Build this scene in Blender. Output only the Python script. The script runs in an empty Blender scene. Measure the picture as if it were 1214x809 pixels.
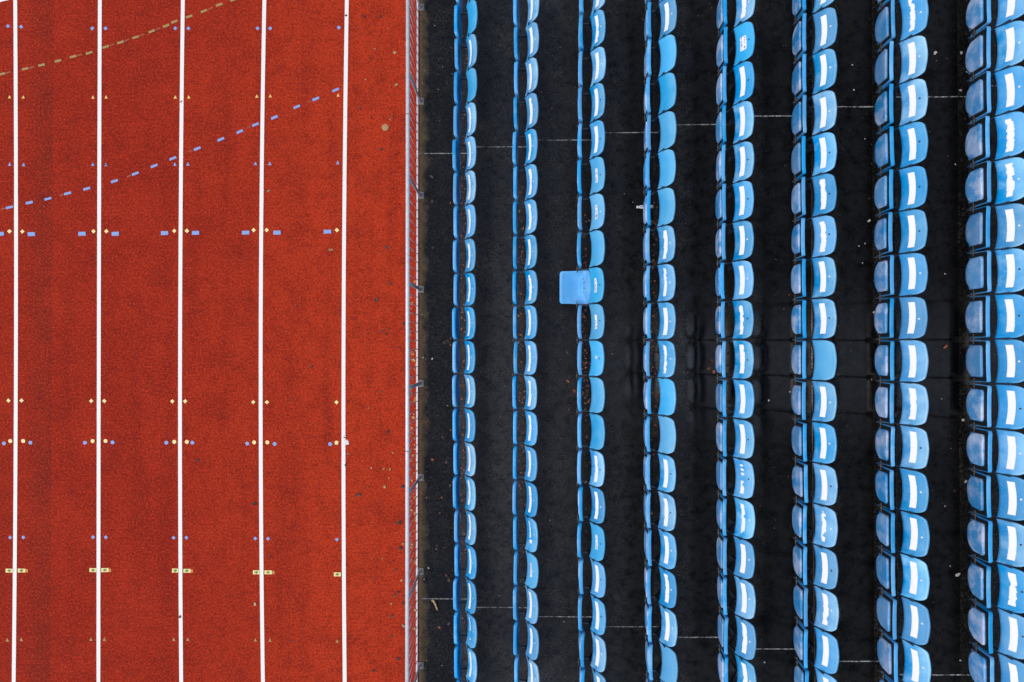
import bpy, bmesh, math, random
from mathutils import Vector, Matrix, noise as mnoise

random.seed(7)
S = bpy.context.scene
C = S.collection
R = math.radians

# ------------------------------------------------------------------ measures
F_PX, CX, CY, H = 652.0, 607.0, 404.5, 8.1008      # focal length in photo pixels, photo centre, camera height over the track
TH, PHI = 0.0100, 0.0059                           # the camera does not hang quite plumb
FWD1 = Vector((-math.sin(TH), 0, -math.cos(TH)))
RIGHT = Vector((math.cos(TH), 0, -math.sin(TH)))
DOWN = Vector((0, -1, 0)) * math.cos(PHI) + FWD1 * math.sin(PHI)
FWD = FWD1 * math.cos(PHI) - Vector((0, -1, 0)) * math.sin(PHI)
RISE, RUN = 0.2578, 0.8034                         # one terrace step
TREAD0 = -0.015                                    # lowest tread
PITCH = 0.4582                                     # seat spacing along a row
PHASE = 0.0542
ROW_DX = [-0.0146, -0.0081, 0.0095, 0.0069, 0.0172, 0.0013, -0.006, -0.0089]
HINGE_A = -0.799                                   # hinge line of the first row
HINGE_Z = 0.440


def W(px, py, z=0.0):
    """The point at height z that the photograph shows at pixel (px, py): used to measure the place."""
    d = RIGHT * ((px - CX) / F_PX) + DOWN * ((py - CY) / F_PX) + FWD
    t = (z - H) / d.z
    return d.x * t, d.y * t


def WX(px, z=0.0): return W(px, CY, z)[0]
def WY(py, z=0.0, px=300): return W(px, py, z)[1]


# ------------------------------------------------------------------ helpers
def link(name, me, mat=None, parent=None, smooth=True):
    o = bpy.data.objects.new(name, me)
    C.objects.link(o)
    if parent is not None:
        o.parent = parent
    if mat is not None:
        for m in (mat if isinstance(mat, (list, tuple)) else [mat]):
            me.materials.append(m)
    if smooth:
        for p in me.polygons:
            p.use_smooth = True
    return o


def mesh(name, verts, faces):
    me = bpy.data.meshes.new(name)
    me.from_pydata([tuple(v) for v in verts], [], faces)
    me.update()
    return me


def bm_to(name, bm, recalc=True):
    if recalc:
        bmesh.ops.recalc_face_normals(bm, faces=bm.faces[:])
    me = bpy.data.meshes.new(name)
    bm.to_mesh(me)
    bm.free()
    return me


def add_box(bm, x0, x1, y0, y1, z0, z1):
    v = [bm.verts.new(c) for c in ((x0, y0, z0), (x1, y0, z0), (x1, y1, z0), (x0, y1, z0),
                                   (x0, y0, z1), (x1, y0, z1), (x1, y1, z1), (x0, y1, z1))]
    for f in ((0, 3, 2, 1), (4, 5, 6, 7), (0, 1, 5, 4), (1, 2, 6, 5), (2, 3, 7, 6), (3, 0, 4, 7)):
        bm.faces.new([v[i] for i in f])


def add_tube(bm, a, b, r, n=10, r2=None):
    a, b = Vector(a), Vector(b)
    d = (b - a).normalized()
    up = Vector((0, 0, 1)) if abs(d.z) < .9 else Vector((1, 0, 0))
    e1 = d.cross(up).normalized()
    e2 = d.cross(e1)
    r2 = r if r2 is None else r2
    ra = [bm.verts.new(a + (e1 * math.cos(t) + e2 * math.sin(t)) * r) for t in [2 * math.pi * k / n for k in range(n)]]
    rb = [bm.verts.new(b + (e1 * math.cos(t) + e2 * math.sin(t)) * r2) for t in [2 * math.pi * k / n for k in range(n)]]
    for k in range(n):
        bm.faces.new([ra[k], ra[(k + 1) % n], rb[(k + 1) % n], rb[k]])
    bm.faces.new(ra[::-1])
    bm.faces.new(rb)


def tag(o, label, cat, group=None):
    o['label'] = label
    o['category'] = cat
    if group:
        o['group'] = group
    return o


def structure(o):
    o['kind'] = 'structure'
    return o


def stuff(o):
    o['kind'] = 'stuff'
    return o


# ------------------------------------------------------------------ materials
class NT:
    def __init__(self, name):
        self.m = bpy.data.materials.new(name)
        self.m.use_nodes = True
        self.t = self.m.node_tree
        self.b = self.t.nodes['Principled BSDF']

    def n(self, typ, **kw):
        nd = self.t.nodes.new(typ)
        for k, v in kw.items():
            if k in nd.inputs:
                nd.inputs[k].default_value = v
            else:
                setattr(nd, k, v)
        return nd

    def l(self, a, b):
        self.t.links.new(a, b)

    def coord(self, which='Object', scale=(1, 1, 1)):
        tc = self.n('ShaderNodeTexCoord')
        mp = self.n('ShaderNodeMapping')
        mp.inputs['Scale'].default_value = scale
        self.l(tc.outputs[which], mp.inputs[0])
        return mp.outputs[0]

    def noise(self, vec, scale, detail=4, rough=.55):
        nd = self.n('ShaderNodeTexNoise')
        nd.inputs['Scale'].default_value = scale
        nd.inputs['Detail'].default_value = detail
        nd.inputs['Roughness'].default_value = rough
        if vec is not None:
            self.l(vec, nd.inputs['Vector'])
        return nd.outputs['Fac']

    def ramp(self, fac, lo, hi, a=0.0, b=1.0):
        nd = self.n('ShaderNodeMapRange')
        nd.clamp = True
        self.l(fac, nd.inputs[0])
        for i, v in enumerate((lo, hi, a, b)):
            nd.inputs[i + 1].default_value = v
        return nd.outputs[0]

    def mix(self, fac, a, b, mode='MIX'):
        nd = self.n('ShaderNodeMix')
        nd.data_type = 'RGBA'
        nd.blend_type = mode
        if isinstance(fac, (int, float)):
            nd.inputs[0].default_value = fac
        else:
            self.l(fac, nd.inputs[0])
        for i, c in ((6, a), (7, b)):
            if isinstance(c, (tuple, list)):
                nd.inputs[i].default_value = (c[0], c[1], c[2], 1)
            else:
                self.l(c, nd.inputs[i])
        return nd.outputs[2]

    def math(self, op, a, b=0.0):
        nd = self.n('ShaderNodeMath')
        nd.operation = op
        for i, v in enumerate((a, b)):
            if isinstance(v, (int, float)):
                nd.inputs[i].default_value = v
            else:
                self.l(v, nd.inputs[i])
        return nd.outputs[0]

    def out(self, color, rough, bump=None, strength=.3, dist=.004, spec=.5, ior=None):
        if isinstance(color, (tuple, list)):
            self.b.inputs['Base Color'].default_value = (color[0], color[1], color[2], 1)
        else:
            self.l(color, self.b.inputs['Base Color'])
        if isinstance(rough, (int, float)):
            self.b.inputs['Roughness'].default_value = rough
        else:
            self.l(rough, self.b.inputs['Roughness'])
        self.b.inputs['Specular IOR Level'].default_value = spec
        if ior:
            self.b.inputs['IOR'].default_value = ior
        if bump is not None:
            bp = self.n('ShaderNodeBump')
            bp.inputs['Strength'].default_value = strength
            bp.inputs['Distance'].default_value = dist
            self.l(bump, bp.inputs['Height'])
            self.l(bp.outputs[0], self.b.inputs['Normal'])
        return self.m


def xyz(k, vec):
    nd = k.n('ShaderNodeSeparateXYZ')
    k.l(vec, nd.inputs[0])
    return nd.outputs


def mat_track():
    k = NT('red_rubber')
    v = k.coord()
    grain = k.noise(v, 34, 3, .8)
    fine = k.noise(v, 85, 2, .7)
    mid = k.noise(v, 7, 6, .7)
    big = k.noise(v, .9, 5, .6)
    blot = k.noise(v, 2.6, 5, .65)
    streak = k.noise(k.coord(scale=(2.6, .16, 1)), 1.3, 4, .55)
    c = k.mix(k.ramp(big, .35, .65), (.322, .0245, .0118), (.398, .0330, .0140))
    ox = xyz(k, v)[0]
    # the lanes are duller than the run-off strip beside the fence
    c = k.mix(k.ramp(ox, -5.2, -2.4, 0, 1), c, k.mix(.75, c, (.525, .0500, .0160)))
    c = k.mix(k.ramp(streak, .5, .72, 0, .42), c, (.20, .018, .0118))
    c = k.mix(k.ramp(mid, .5, .7, 0, .6), c, (.20, .015, .0105))
    c = k.mix(k.ramp(blot, .46, .70, 0, .5), c, (.185, .0175, .0118))
    # a seam in the surfacing between two laid strips
    band = k.math('MULTIPLY', k.ramp(ox, -7.35, -7.1, 0, 1), k.ramp(ox, -6.925, -6.905, 1, 0))
    c = k.mix(k.math('MULTIPLY', band, k.ramp(k.noise(v, 2.2, 4), .3, .7, .15, .65)), c, (.14, .022, .015))
    c = k.mix(k.ramp(grain, .50, .64, 0, .66), c, (.135, .009, .0065))
    c = k.mix(k.ramp(grain, .47, .36, 0, .55), c, (.72, .066, .028))
    c = k.mix(k.ramp(fine, .52, .66, 0, .6), c, (.10, .010, .007))
    return k.out(c, .9, grain, .5, .006, .05)


def mat_terrace():
    k = NT('wet_asphalt')
    v = k.coord()
    ox, oy, oz = xyz(k, v)
    grain = k.noise(v, 40, 3, .8)
    mid = k.noise(v, 9, 6, .72)
    big = k.noise(v, 1.5, 5, .62)
    # blacker upper, bluer lower treads: reflected seats and sky painted into the colour
    sky_sheen = k.ramp(k.math('ADD', ox, k.math('MULTIPLY', k.math('SUBTRACT', big, .5), 3.2)), .6, 3.0, 1, 0)
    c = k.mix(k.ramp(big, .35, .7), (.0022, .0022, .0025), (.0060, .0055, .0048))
    c = k.mix(k.math('MULTIPLY', sky_sheen, k.ramp(mid, .3, .62, .35, 1)), c, (.0075, .0112, .0235))
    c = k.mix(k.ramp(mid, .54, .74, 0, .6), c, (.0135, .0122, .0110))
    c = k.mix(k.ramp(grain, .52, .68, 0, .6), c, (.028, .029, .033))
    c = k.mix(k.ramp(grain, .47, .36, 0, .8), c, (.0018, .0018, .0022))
    # lichen and grit
    c = k.mix(k.math('MULTIPLY', k.ramp(k.noise(v, 2.3, 6, .7), .48, .68), k.ramp(grain, .46, .64, 0, .85)), c, (.074, .066, .052))
    grit = k.noise(v, 95, 2, .5)
    c = k.mix(k.math('MULTIPLY', k.ramp(grit, .63, .71), k.ramp(k.noise(v, 3.1, 3), .36, .6)), c, (.17, .165, .16))
    # damp band at every riser foot, blackened with painted-in shade and seat reflections
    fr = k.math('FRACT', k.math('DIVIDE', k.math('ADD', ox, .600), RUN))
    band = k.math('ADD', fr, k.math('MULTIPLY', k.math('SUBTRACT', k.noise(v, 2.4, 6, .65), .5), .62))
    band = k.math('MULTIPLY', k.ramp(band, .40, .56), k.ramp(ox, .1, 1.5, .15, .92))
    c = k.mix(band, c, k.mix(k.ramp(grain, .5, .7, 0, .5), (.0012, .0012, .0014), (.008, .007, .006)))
    # soil and moss washed against the foot of the fence
    edge = k.math('ADD', ox, k.math('MULTIPLY', k.math('SUBTRACT', k.noise(v, 5.0, 6, .7), .5), .34))
    c = k.mix(k.ramp(edge, -1.42, -1.32, .95, 0), c, k.mix(k.ramp(grain, .35, .62), (.055, .042, .026), (.28, .21, .125)))
    front = k.ramp(ox, -.95, -.80, 1, 0)
    c = k.mix(k.math('MULTIPLY', front, k.ramp(grain, .4, .6, .1, .6)), c, (.021, .0205, .020))
    wet = k.ramp(k.noise(k.coord(scale=(1.0, .55, 1)), 1.3, 5, .65), .38, .62)
    pool = k.math('MULTIPLY', k.ramp(k.math('ABSOLUTE', k.math('ADD', oy, .25)), .25, 1.1, 1, 0), k.ramp(ox, .9, 1.7))
    ro = k.math('ADD', k.math('MULTIPLY', wet, .10), k.math('ADD', .25, k.math('MULTIPLY', sky_sheen, .08)))
    ro = k.math('SUBTRACT', ro, k.math('MAXIMUM', k.math('MULTIPLY', pool, .28), k.math('MULTIPLY', band, .03)))
    ro = k.math('MAXIMUM', k.math('ADD', ro, k.math('MULTIPLY', front, .25)), .05)
    h = k.math('ADD', k.math('MULTIPLY', grain, .6), mid)
    m = k.out(c, ro, h, .16, .004, .5, 1.45)
    k.l(k.math('SUBTRACT', k.math('ADD', .40, k.math('MULTIPLY', pool, .45)), k.math('MULTIPLY', k.math('MAXIMUM', front, k.ramp(mid, .45, .7)), .34)), k.b.inputs['Specular IOR Level'])
    return m


def mat_plastic(name, base, dust_light, amount, rough=.33, top_light=0.0):
    k = NT(name)
    v = k.coord()
    oi = k.n('ShaderNodeObjectInfo')
    ad = k.n('ShaderNodeVectorMath')
    ad.operation = 'ADD'
    sc = k.n('ShaderNodeVectorMath')
    sc.operation = 'SCALE'
    sc.inputs[0].default_value = (37, 71, 19)
    k.l(oi.outputs['Random'], sc.inputs['Scale'])
    k.l(v, ad.inputs[0])
    k.l(sc.outputs[0], ad.inputs[1])
    w = ad.outputs[0]
    blot = k.noise(w, 5.5, 5, .6)
    fine = k.noise(w, 45, 4, .7)
    per = k.ramp(oi.outputs['Random'], 0, 1, .35, 1.65)
    f = k.math('MULTIPLY', k.ramp(blot, .42, .68, 0, amount), per)
    if top_light:                                      # upper edge paled: light from above painted into the colour
        z = xyz(k, v)[2]
        q = k.math('ADD', z, k.math('MULTIPLY', k.math('SUBTRACT', blot, .5), .22))
        f = k.math('MAXIMUM', f, k.math('MULTIPLY', k.ramp(q, .68, .83, 0, top_light), per))
    c = k.mix(f, base, dust_light)
    c = k.mix(k.ramp(fine, .55, .8, 0, amount * .35), c, dust_light)
    c = k.mix(k.ramp(k.noise(w, 16, 3), .66, .72, 0, amount * .5), c, (base[0] * .6, base[1] * .7, base[2] * .75))
    # some shells have faded in the sun, some are still deep blue
    fade = k.n('ShaderNodeHueSaturation')
    fade.inputs['Hue'].default_value = .497
    k.l(k.ramp(k.math('FRACT', k.math('MULTIPLY', oi.outputs['Random'], 7.31)), 0, 1, .93, 1.08), fade.inputs['Saturation'])
    k.l(k.ramp(k.math('FRACT', k.math('MULTIPLY', oi.outputs['Random'], 13.7)), 0, 1, .84, 1.08), fade.inputs['Value'])
    k.l(c, fade.inputs['Color'])
    c = fade.outputs[0]
    ro = k.math('ADD', k.math('MULTIPLY', blot, .25), rough - .1)
    return k.out(c, ro, k.noise(w, 9, 2), .05, .004, .5)


def mat_simple(name, color, rough=.6, vary=.25, scale=30, metallic=0.0, color2=None, spec=.5):
    k = NT(name)
    v = k.coord()
    c2 = color2 or tuple(x * (1 - vary) for x in color)
    c = k.mix(k.ramp(k.noise(v, scale, 4, .65), .35, .7), color, c2)
    k.b.inputs['Metallic'].default_value = metallic
    return k.out(c, rough, spec=spec)


def mat_leaves(name, cols):
    k = NT(name)
    geo = k.n('ShaderNodeNewGeometry')
    cr = k.n('ShaderNodeValToRGB')
    cr.color_ramp.interpolation = 'CONSTANT'
    e = cr.color_ramp.elements
    e[0].position, e[0].color = 0, (*cols[0], 1)
    e[1].position, e[1].color = 1 / len(cols), (*cols[1], 1)
    for i in range(2, len(cols)):
        q = e.new(i / len(cols))
        q.color = (*cols[i], 1)
    k.l(geo.outputs['Random Per Island'], cr.inputs[0])
    c = k.mix(k.ramp(k.noise(k.coord(), 90, 3), .35, .7, 0, .5), cr.outputs[0], (.03, .012, .008))
    return k.out(c, .5)


def mat_paint_worn(name, color, under, lo, hi, scale=55, rough=.6):
    k = NT(name)
    v = k.coord()
    c = k.mix(k.ramp(k.noise(v, scale, 5, .75), lo, hi), color, under)
    return k.out(c, rough)


M = {}
M['track'] = mat_track()
M['terrace'] = mat_terrace()
M['line'] = mat_paint_worn('white_line_paint', (.86, .85, .84), (.60, .30, .24), .62, .78, 70)
M['joint'] = mat_paint_worn('joint_filler', (.42, .43, .45), (.02, .02, .022), .38, .58, 26)
M['mark_blue'] = mat_paint_worn('blue_mark_paint', (.20, .38, .80), (.36, .14, .18), .52, .72, 60)
M['mark_yellow'] = mat_paint_worn('yellow_mark_paint', (.78, .58, .17), (.60, .20, .05), .52, .70, 60)
M['mark_pale'] = mat_paint_worn('pale_yellow_paint', (.86, .75, .33), (.80, .42, .10), .56, .74, 60)
M['mark_olive'] = mat_paint_worn('faded_olive_paint', (.36, .27, .085), (.36, .12, .04), .48, .68, 60)
M['mark_green'] = mat_simple('green_mark_paint', (.16, .30, .06), .6)
M['mark_orange'] = mat_simple('orange_mark_paint', (.70, .24, .04), .6)
M['mark_ghost'] = mat_paint_worn('blacked_out_paint', (.42, .07, .025), (.30, .032, .017), .4, .6, 60)
M['blue'] = mat_plastic('aged_blue_plastic', (.028, .285, .66), (.36, .68, .93), .42, .28, top_light=.58)
M['blue_clean'] = mat_plastic('clean_blue_plastic', (.075, .41, .78), (.22, .58, .90), .22, .38, top_light=.55)
M['blue_pan'] = mat_plastic('pan_blue_plastic', (.036, .34, .78), (.28, .62, .94), .35, .28)
M['scuff'] = mat_simple('grey_scuff', (.06, .16, .30), .6, .5, 60)
M['blue_open'] = mat_plastic('open_pan_plastic', (.105, .40, .84), (.26, .56, .92), .35, .42)
M['blue_under'] = mat_plastic('dusty_underside_plastic', (.065, .30, .68), (.48, .60, .88), 1.1, .42)
M['sticker'] = mat_simple('white_sticker_film', (.90, .90, .89), .45, .06, 40)
M['print'] = mat_simple('purple_print', (.16, .08, .45), .5, .3, 90)
M['print_pink'] = mat_simple('faded_pink_print', (.50, .26, .46), .5, .3, 90)
M['steel_dark'] = mat_simple('black_painted_steel', (.035, .045, .062), .45, .4, 30)
M['groove'] = mat_simple('added_seat_frame_black', (.006, .007, .010), .6, .3, 30)  # for the added strips that blacken the pan hollow in place of shade
M['rust'] = mat_simple('rusty_pin_steel', (.060, .045, .040), .5, .5, 60, .3)
M['galv'] = mat_simple('galvanised_steel', (.62, .68, .76), .42, .25, 18, .25)
M['galv_rail'] = mat_simple('bright_galvanised_tube', (.74, .80, .88), .36, .2, 14, .2)
M['galv_dull'] = mat_simple('dull_galvanised_plate', (.34, .34, .36), .55, .5, 40, .2)
M['white'] = mat_simple('white_matter', (.80, .79, .76), .6, .1)
M['screw_dark'] = mat_simple('dark_screw_hole', (.012, .014, .02), .5, .2)
M['leaf_red'] = mat_leaves('rotting_leaves', [(.045, .015, .011), (.085, .024, .014), (.22, .050, .020), (.030, .012, .011), (.13, .042, .022), (.045, .022, .015), (.34, .10, .03), (.06, .02, .014)])
M['leaf_dark'] = mat_leaves('wet_dark_leaves', [(.022, .013, .012), (.045, .028, .022), (.014, .010, .012), (.07, .05, .035)])
M['leaf_tan'] = mat_leaves('dry_tan_leaves', [(.46, .30, .12), (.36, .25, .12), (.55, .42, .22)])
M['twig'] = mat_simple('stripped_twig', (.62, .44, .22), .6, .35, 50)
M['grass'] = mat_simple('infield_grass', (.05, .09, .025), .8, .4, 3)
M['crumb'] = mat_simple('pale_crumbs', (.55, .53, .50), .7, .4, 40)

# ------------------------------------------------------------------ ground, track
X_KERB = WX(496.2)


def sheet(name, x0, x1, y0, y1, z, mat):
    return structure(link(name, mesh(name, [(x0, y0, z), (x1, y0, z), (x1, y1, z), (x0, y1, z)], [(0, 1, 2, 3)]), mat, smooth=False))


sheet('ground', -1500, 1500, -1500, 1500, -.09, M['grass'])
sheet('running_track', -12.2, X_KERB, -60, 60, 0, M['track'])
TZ = 0.0


def flat(bm, pts, z, mi=0):
    f = bm.faces.new([bm.verts.new((p[0], p[1], z)) for p in pts])
    f.material_index = mi


def quad_fit(p):
    (y0, x0), (y1, x1), (y2, x2) = p
    def fx(y):
        return (x0 * (y - y1) * (y - y2) / ((y0 - y1) * (y0 - y2)) + x1 * (y - y0) * (y - y2) / ((y1 - y0) * (y1 - y2))
                + x2 * (y - y0) * (y - y1) / ((y2 - y0) * (y2 - y1)))
    return fx


LANES = [quad_fit([(0, a), (405, b), (809, c)]) for a, b, c in
         ((18.3, 19.2, 16.5), (118.6, 117.4, 116.9), (217, 213.7, 215), (313.6, 309.2, 311.9), (411.3, 407.4, 408.8))]
for fx in LANES:
    vs, fs = [], []
    n = 60
    for i in range(n + 1):
        py = -4200 if i == 0 else 5000 if i == n else -330 + (1470) * i / n
        q = min(max(py, -60), 870)
        x, y = W(fx(q), q)
        y = y if q == py else WY(py)
        w = .0285 + .0012 * mnoise.noise(Vector((x, y * 3, 0)))
        vs += [(x - w, y, TZ + .004), (x + w, y, TZ + .004)]
        if i:
            fs.append((2 * i - 2, 2 * i - 1, 2 * i + 1, 2 * i))
    structure(link('lane_line', mesh('lane_line', vs, fs), M['line'], smooth=False))

bm = bmesh.new()
MZ = TZ + .004
mats = ['mark_blue', 'mark_yellow', 'mark_pale', 'mark_olive', 'mark_green', 'mark_orange', 'mark_ghost', 'line']
MI = {m: i for i, m in enumerate(mats)}


def mk(pts, m, z=MZ):
    j = lambda: random.uniform(-.15, .15)
    flat(bm, [W(p[0] + j(), p[1] + j()) for p in pts], z, MI[m])


def diamond(x, y, m, r=2.6, rx=None):
    r *= .92
    rx = rx or r
    mk([(x - rx, y), (x, y + r), (x + rx, y), (x, y - r)], m)


def tri(x, y, m, r=2.1):
    mk([(x - r, y + r), (x + r, y + r), (x, y - r * 1.1)], m)


def disc(x, y, m, r=2.4):
    mk([(x + r * math.cos(a), y + r * math.sin(a)) for a in [2 * math.pi * i / 12 for i in range(12)]][::-1], m)


def bar(x, y, w, h, m, ang=0.0, z=MZ):
    c, s = math.cos(ang), math.sin(ang)
    mk([(x + dx * c - dy * s, y + dx * s + dy * c) for dx, dy in ((-w / 2, h / 2), (w / 2, h / 2), (w / 2, -h / 2), (-w / 2, -h / 2))], m, z)


for x, y in ((9.7, 31.5), (25.4, 32.2), (109.5, 34), (125.5, 34), (208, 34), (223.6, 34), (305.5, 34), (320.4, 34), (401.8, 33)):
    diamond(x, y, 'mark_blue', 2.7)
for x, y in ((11.5, 115), (28, 115.3), (110.5, 115.4), (126, 115.2), (208, 115.4), (224, 115.2), (304.6, 114.3), (320.5, 114), (401.2, 113)):
    tri(x, y, 'mark_yellow', 1.9)
for x, y in ((11.8, 195), (28.3, 195.3), (110.3, 195), (125.7, 195.3), (207.5, 194.8), (223, 194.6), (303, 194), (320, 194), (400.5, 193)):
    tri(x, y, 'mark_blue', 2.0)
for x, y in ((11.5, 274.5), (26.7, 274.8), (111, 274.4), (126.3, 274.4), (206.8, 274), (221.8, 274), (300.8, 273), (316.4, 273), (399.5, 273)):
    diamond(x, y, 'mark_pale', 2.9)
for x, y in ((0.6, 277.5), (37.4, 277.8), (97.4, 277.4), (136.8, 277.4), (195.2, 276.6), (232, 276.3), (291.4, 276), (328.5, 276), (388.3, 275)):
    bar(x, y, 8.6, 4.6, 'mark_blue', R(-2))
for x, y in ((10.3, 475), (25.8, 475), (108.4, 475.5), (124, 475.5), (204.5, 476), (219.8, 476), (300.4, 477), (316.6, 477), (399, 477)):
    diamond(x, y, 'mark_pale', 2.8)
for x, y in ((12.4, 523), (27.8, 523), (110, 523), (125.3, 523), (206.8, 524), (221.7, 524), (301.4, 524.6), (317, 524.6), (399, 525)):
    disc(x, y, 'mark_pale')
for x, y in ((5, 525.8), (36.2, 525), (101, 525), (133.6, 524.7), (197.4, 525), (228.2, 525), (293.3, 526), (325.7, 526.4), (391.6, 526.7)):
    disc(x, y, 'mark_blue', 2.3)
for x, y in ((12.2, 637.3), (28, 637.2), (110.5, 637), (125.7, 637), (206, 637.6), (221.2, 637.6), (302.8, 638.6), (318, 638.7), (399.6, 639.8)):
    diamond(x, y, 'mark_blue', 2.6)
for (x0, x1, y) in ((7, 16, 676.6), (21.4, 30.4, 676.5), (106.3, 115, 676), (120.2, 129, 676), (204, 212.2, 676.5), (217.6, 226, 676.8), (300, 308.4, 678.6), (313.6, 322.6, 678.6), (396, 404.2, 681)):
    bar((x0 + x1) / 2, y, x1 - x0, 4.6, 'mark_pale')
    xc = (x0 + x1) / 2 - .2
    bar(xc, y, 4.2, 1.3, 'mark_green', 0, MZ + .004)
    bar(xc, y, 1.3, 3.2, 'mark_green', 0, MZ + .006)
    if x0 not in (7, 106.3, 204, 300, 396):
        bar(x1 + 1.6, y + .3, 2.8, 3.6, 'mark_orange')
for x, y in ((9, 758.6), (25.5, 758), (108, 757.8), (124, 757.8), (206.2, 757.8), (223, 757.8), (303, 758.7), (320.2, 758.7), (400, 759.8)):
    tri(x, y, 'mark_olive', 2.0)
olive = [(2.5, 88), (30, 82), (49.5, 77.5), (69, 72.5), (87, 67.5), (106, 63), (125.5, 56), (143, 50.5), (161, 44.5), (180, 37.5), (197, 31), (207, 26), (224.5, 20), (242, 13.5), (260, 6), (277, 0), (294, -7), (312, -14), (-17, 93)]
olive.sort()
for i, (x, y) in enumerate(olive):
    x1, y1 = olive[min(i + 1, len(olive) - 1)]
    x0, y0 = olive[max(i - 1, 0)]
    an = math.atan2(y1 - y0, x1 - x0)
    bar(x, y, 8.0, 2.7, 'mark_olive', an)
    if i + 1 < len(olive) and random.random() < .75 and x1 - x > 12:
        bar(x + 7.6, y + 7.6 * math.tan(an), 6.0, 2.0, 'mark_ghost', an)
bl = [(-11, 251), (11.5, 246), (35, 240.5), (57, 236), (80.5, 229.5), (103, 224), (136, 215), (160.5, 206.2), (183, 197), (205, 188), (234, 176.5), (262, 165.5), (284.5, 156.3), (303, 148), (325.5, 139.5), (352, 127), (374.5, 117.5), (398, 107)]
for i, (x, y) in enumerate(bl):
    x1, y1 = bl[min(i + 1, len(bl) - 1)]
    x0, y0 = bl[max(i - 1, 0)]
    an = math.atan2(y1 - y0, x1 - x0)
    bar(x, y, 8.4, 2.8, 'mark_blue', an)
    if i % 3 == 1:
        bar(x - 7.4, y - 7.4 * math.tan(an), 5.2, 1.6, 'mark_ghost', an)
mk([(-40, 12), (10.6, .4), (10.6, -3.4), (-40, 7)], 'line')
structure(link('track_markings', bm_to('track_markings', bm, False), [M[m] for m in mats], smooth=False))

# ------------------------------------------------------------------ terrace
NT_STEPS = 11


def row_x(n): return RUN * (n - 1) + (ROW_DX[n - 1] if n <= 8 else ROW_DX[-1])   # n = 1..8


def bend(y): return .0014 * y * y


def riser_x(n): return -.600 + .0145 * min(n - 1, 8) + row_x(n)


YS = [-40, -20, -12, -8, -6, -5, -4, -3, -2, -1, 0, 1, 2, 3, 4, 5, 6, 8, 12, 20, 40]
prof = [(X_KERB + .001, -.085), (X_KERB + .001, TREAD0 - .006), (X_KERB + .007, TREAD0)]
for n in range(1, NT_STEPS):
    x, z0, z1 = riser_x(n), TREAD0 + RISE * (n - 1), TREAD0 + RISE * n
    prof += [(x, z0), (x, z1 - .012), (x + .004, z1 - .004), (x + .012, z1)]
xe = riser_x(NT_STEPS - 1) + 1.2
prof += [(xe, TREAD0 + RISE * (NT_STEPS - 1)), (xe, -.085)]
vs, fs = [], []
for yi, y in enumerate(YS):
    yb = max(-8, min(8, y))
    for pi_, (px, pz) in enumerate(prof):
        b = 0 if pi_ < 3 else bend(yb)
        vs.append((px + b, y, pz))
P_ = len(prof)
for i in range(len(YS) - 1):
    for j in range(P_ - 1):
        fs.append((i * P_ + j, i * P_ + j + 1, (i + 1) * P_ + j + 1, (i + 1) * P_ + j))
fs.append(tuple(range(P_))[::-1])
fs.append(tuple((len(YS) - 1) * P_ + j for j in range(P_)))
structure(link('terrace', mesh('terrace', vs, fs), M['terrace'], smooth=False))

for Y in (2.8245, -3.7492):
    bm = bmesh.new()
    b = bend(Y)
    for n in range(1, 10):
        x0 = (X_KERB + .008) if n == 1 else riser_x(n - 1) + .014 + b
        x1 = riser_x(n) + b - .002
        z = TREAD0 + RISE * (n - 1) + .004
        m = 26
        top, bot = [], []
        for i in range(m + 1):
            x = x0 + (x1 - x0) * i / m
            w = .0062 + .0035 * mnoise.noise(Vector((x * 9, Y, n)))
            dy = .004 * mnoise.noise(Vector((x * 3, Y + 7, n)))
            top.append(bm.verts.new((x, Y + dy + w, z)))
            bot.append(bm.verts.new((x, Y + dy - w, z)))
        for i in range(m):
            bm.faces.new((bot[i], bot[i + 1], top[i + 1], top[i]))
    structure(link('joint_line', bm_to('joint_line', bm, False), M['joint'], smooth=False))

# ------------------------------------------------------------------ fence
fence = bpy.data.objects.new('fence', None)
C.objects.link(fence)
ZR, ZB = .80, .10
XR = WX(483.2, ZR)
fence.location = (XR, 0, 0)
tag(fence, 'long pale galvanised steel railing between the red track and the dark terrace', 'fence')
Y0, Y1 = -7.0, 7.0
bm = bmesh.new()
add_tube(bm, (0, Y0, ZR), (0, Y1, ZR), .0275, 16)
rail = link('top_rail', bm_to('top_rail', bm), M['galv_rail'], fence)
for py in (136, 535):                               # sleeves where two tubes meet
    yy = WY(py, ZR, 483)
    bm = bmesh.new()
    add_tube(bm, (0, yy - .006, ZR), (0, yy + .006, ZR), .0285, 16)
    link('joint_sleeve', bm_to('joint_sleeve', bm), M['galv_dull'], rail)
bm = bmesh.new()
add_box(bm, -.011, .011, Y0, Y1, ZB - .012, ZB + .012)
link('bottom_rail', bm_to('bottom_rail', bm), M['galv'], fence, smooth=False)
post_y = [WY(232 + 111.35 * k, TREAD0, 498) for k in range(-4, 7)]
bmp = bmesh.new()
dxp = WX(498.0, TREAD0) - XR
add_box(bmp, dxp - .010, dxp + .010, -.024, .024, TREAD0 + .012, ZR - .035)
add_box(bmp, -.006, dxp - .01, -.018, .018, ZR - .11, ZR - .075)
add_box(bmp, .011, dxp - .01, -.018, .018, ZB - .01, ZB + .02)
me_post = bm_to('post', bmp)
bmp = bmesh.new()
add_box(bmp, dxp - .03, dxp + .058, -.048, .048, TREAD0 + .001, TREAD0 + .012)
for sx in (-.016, .044):
    for sy in (-.032, .032):
        add_tube(bmp, (dxp + sx, sy, TREAD0 + .012), (dxp + sx, sy, TREAD0 + .026), .009, 6)
me_plate = bm_to('base_plate', bmp)
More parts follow.
